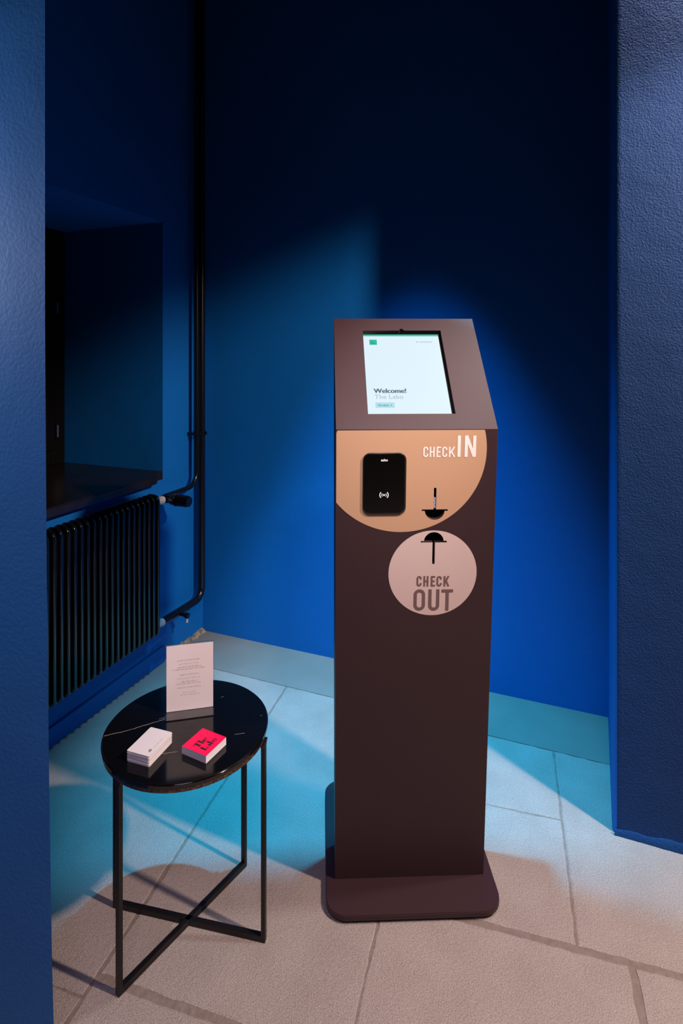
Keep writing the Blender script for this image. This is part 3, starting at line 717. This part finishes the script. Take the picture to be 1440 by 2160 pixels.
# ------------------------------------------------------------------ card stacks
def stack(corners, z, height, n, w_mat):
    L, Fr, R, B = [on_z(*c, z) for c in corners]
    c = (L + Fr + R + B) / 4; ux = ((R - Fr) + (B - L)) / 2; wy = ((L - Fr) + (B - R)) / 2
    return c, math.atan2(ux.y, ux.x), ux.length, wy.length
def card_mesh(name, lx, ly, t, r, m):
    bm = bmesh.new(); prism(bm, rrect(-lx / 2, lx / 2, -ly / 2, ly / 2, r, 3) if r else [(-lx / 2, -ly / 2), (lx / 2, -ly / 2), (lx / 2, ly / 2), (-lx / 2, ly / 2)], 0, t)
    bmesh.ops.recalc_face_normals(bm, faces=bm.faces)
    me = bpy.data.meshes.new(name); bm.to_mesh(me); bm.free(); me.materials.append(M[m]); return me
rs = random.Random(11)
# white stack
HW = .0225
c, rz, lx, ly = stack([(265, 1585), (316, 1594.5), (363.5, 1545), (318, 1533.5)], ZT + HW, HW, 0, 0)
NW = 18; tw = HW / NW
me_w = card_mesh('white_card', lx, ly, tw * .985, .003, 'card_white')
me_e = card_mesh('white_card_lower', lx, ly, tw * .985, .003, 'card_edge')
for i in range(NW):
    topc = i == NW - 1
    o = link('business_card', me_w if (topc or i % 5 in (1, 2, 3)) else me_e)
    j = 0 if topc else 1
    o.location = Vector((c.x, c.y, ZT + i * tw + .0002)) + Vector((rs.uniform(-.0004, .0004) * j, rs.uniform(-.0004, .0004) * j, 0)); o.rotation_euler = (0, 0, rz + j * rs.uniform(-.006, .006))
    tag(o, 'white card with small grey logo, topmost of the white stack' if topc else 'plain pale card inside the white stack left of the pink cards', 'card', 'white cards in the left stack')
    if topc:
        bm = bmesh.new(); zz = tw + .0001
        bm.faces.new([bm.verts.new((x, y, zz)) for x, y in [(-.030, -.0205), (-.026, -.0225), (-.0215, -.0215), (-.0195, -.0185), (-.0225, -.0150), (-.0265, -.0160)]])
        from_bm('logo', bm, 'ink_grey', o)
        bm = bmesh.new()
        for k in range(14):
            if k not in (4, 9): rect(bm, -.014 + k * .0022, -.0127 + k * .0022, -.0215, -.0205 + (.0006 if k % 3 == 0 else 0), zz)
        from_bm('small_print', bm, 'ink_grey', o)
# pink stack
HP = .0160
c, rz, lx, ly = stack([(382, 1575.5), (435.8, 1593.8), (477.5, 1554.6), (426.7, 1536.7)], ZT + HP, HP, 0, 0)
NP = 14; tp = HP / NP
me_p = card_mesh('pink_card', lx, ly, tp * .97, 0, 'card_white')
me_t = card_mesh('pink_top_card', lx, ly, tp * .97, 0, 'card_white')
for i in range(NP):
    topc = i == NP - 1
    o = link('business_card', me_t if topc else me_p); j = 0 if topc else 1
    o.location = Vector((c.x, c.y, ZT + i * tp + .0002)) + Vector((rs.uniform(-.0003, .0003) * j, rs.uniform(-.0003, .0003) * j, 0)); o.rotation_euler = (0, 0, rz)
    tag(o, 'hot pink square card with black serif lettering, topmost of its stack' if topc else 'white edged square card under the hot pink top card', 'card', 'square cards in the pink topped stack')
    if topc:
        bm = bmesh.new(); box(bm, -lx / 2, lx / 2, -ly / 2, ly / 2, tp * .97, tp * .97 + .0002); pf = from_bm('pink_face', bm, 'card_pink', o)
        # fat serif letters: stems, hairlines and swelling bowls
        def bowl(bm, cx, cy, rx, ry, a0=0, a1=360, n=28, fat=.62, z=0):
            pr_ = None
            for k in range(n + 1):
                a = math.radians(a0 + (a1 - a0) * k / n); co, si = math.cos(a), math.sin(a)
                cur = (bm.verts.new((cx + rx * co, cy + ry * si, z)), bm.verts.new((cx + rx * (1 - fat) * co, cy + ry * .93 * si, z)))
                if pr_: bm.faces.new((pr_[0], pr_[1], cur[1], cur[0]))
                pr_ = cur
        def stem(bm, x, y0, y1, w, serif=0, hair=.0008):
            rect(bm, x, x + w, y0, y1)
            if serif: rect(bm, x - serif, x + w + serif, y0, y0 + hair)
        def serif_letter(ch_, x, y, h):
            bm = bmesh.new(); xh = h * .66; hr = h * .075; sw2 = h * .31; adv = 0
            if ch_ == 'T': stem(bm, x + h * .30, y, y + h, sw2, h * .08, hr); rect(bm, x, x + h * .84, y + h - hr, y + h); rect(bm, x, x + hr * 1.4, y + h * .68, y + h); rect(bm, x + h * .84 - hr * 1.4, x + h * .84, y + h * .68, y + h); adv = h * .90
            if ch_ == 'L': stem(bm, x + h * .07, y, y + h, sw2, 0); rect(bm, x, x + h * .72, y, y + hr); rect(bm, x, x + h * .40, y + h - hr, y + h); rect(bm, x + h * .72 - hr * 1.6, x + h * .72, y, y + h * .36); adv = h * .78
            if ch_ == 'h': stem(bm, x + h * .05, y, y + h * 1.04, sw2 * .9, h * .05, hr); bowl(bm, x + h * .42, y + xh * .72, h * .20, xh * .28, 0, 180, 12, .55); stem(bm, x + h * .42, y, y + xh * .75, sw2 * .85, h * .05, hr); adv = h * .74
            if ch_ == 'e': bowl(bm, x + h * .27, y + xh / 2, h * .27, xh / 2, 0, 318, 26, .6); rect(bm, x + h * .1, x + h * .53, y + xh * .48, y + xh * .48 + hr * 1.2); adv = h * .60
            if ch_ == 'o': bowl(bm, x + h * .28, y + xh / 2, h * .28, xh / 2); adv = h * .60
            if ch_ == 'b': stem(bm, x + h * .03, y, y + h * 1.04, sw2 * .85); bowl(bm, x + h * .36, y + xh / 2, h * .26, xh / 2, -140, 140, 22); adv = h * .66
            if ch_ == 'a': bowl(bm, x + h * .22, y + xh * .27, h * .22, xh * .27, 60, 330, 20, .55); stem(bm, x + h * .32, y, y + xh * .75, sw2 * .85); bowl(bm, x + h * .30, y + xh * .74, h * .22, xh * .26, 20, 160, 12, .4); rect(bm, x + h * .32, x + h * .62, y, y + hr); adv = h * .64
            from_bm('letter', bm, 'ink_black', pf, Matrix.Translation((0, 0, tp * .97 + .0003))); return x + adv
        hL = lx * .235
        x = -lx * .33
        for ch_ in 'The': x = serif_letter(ch_, x, -.002, hL)
        x = -lx * .33
        for ch_ in 'Labo': x = serif_letter(ch_, x, -.0215, hL)
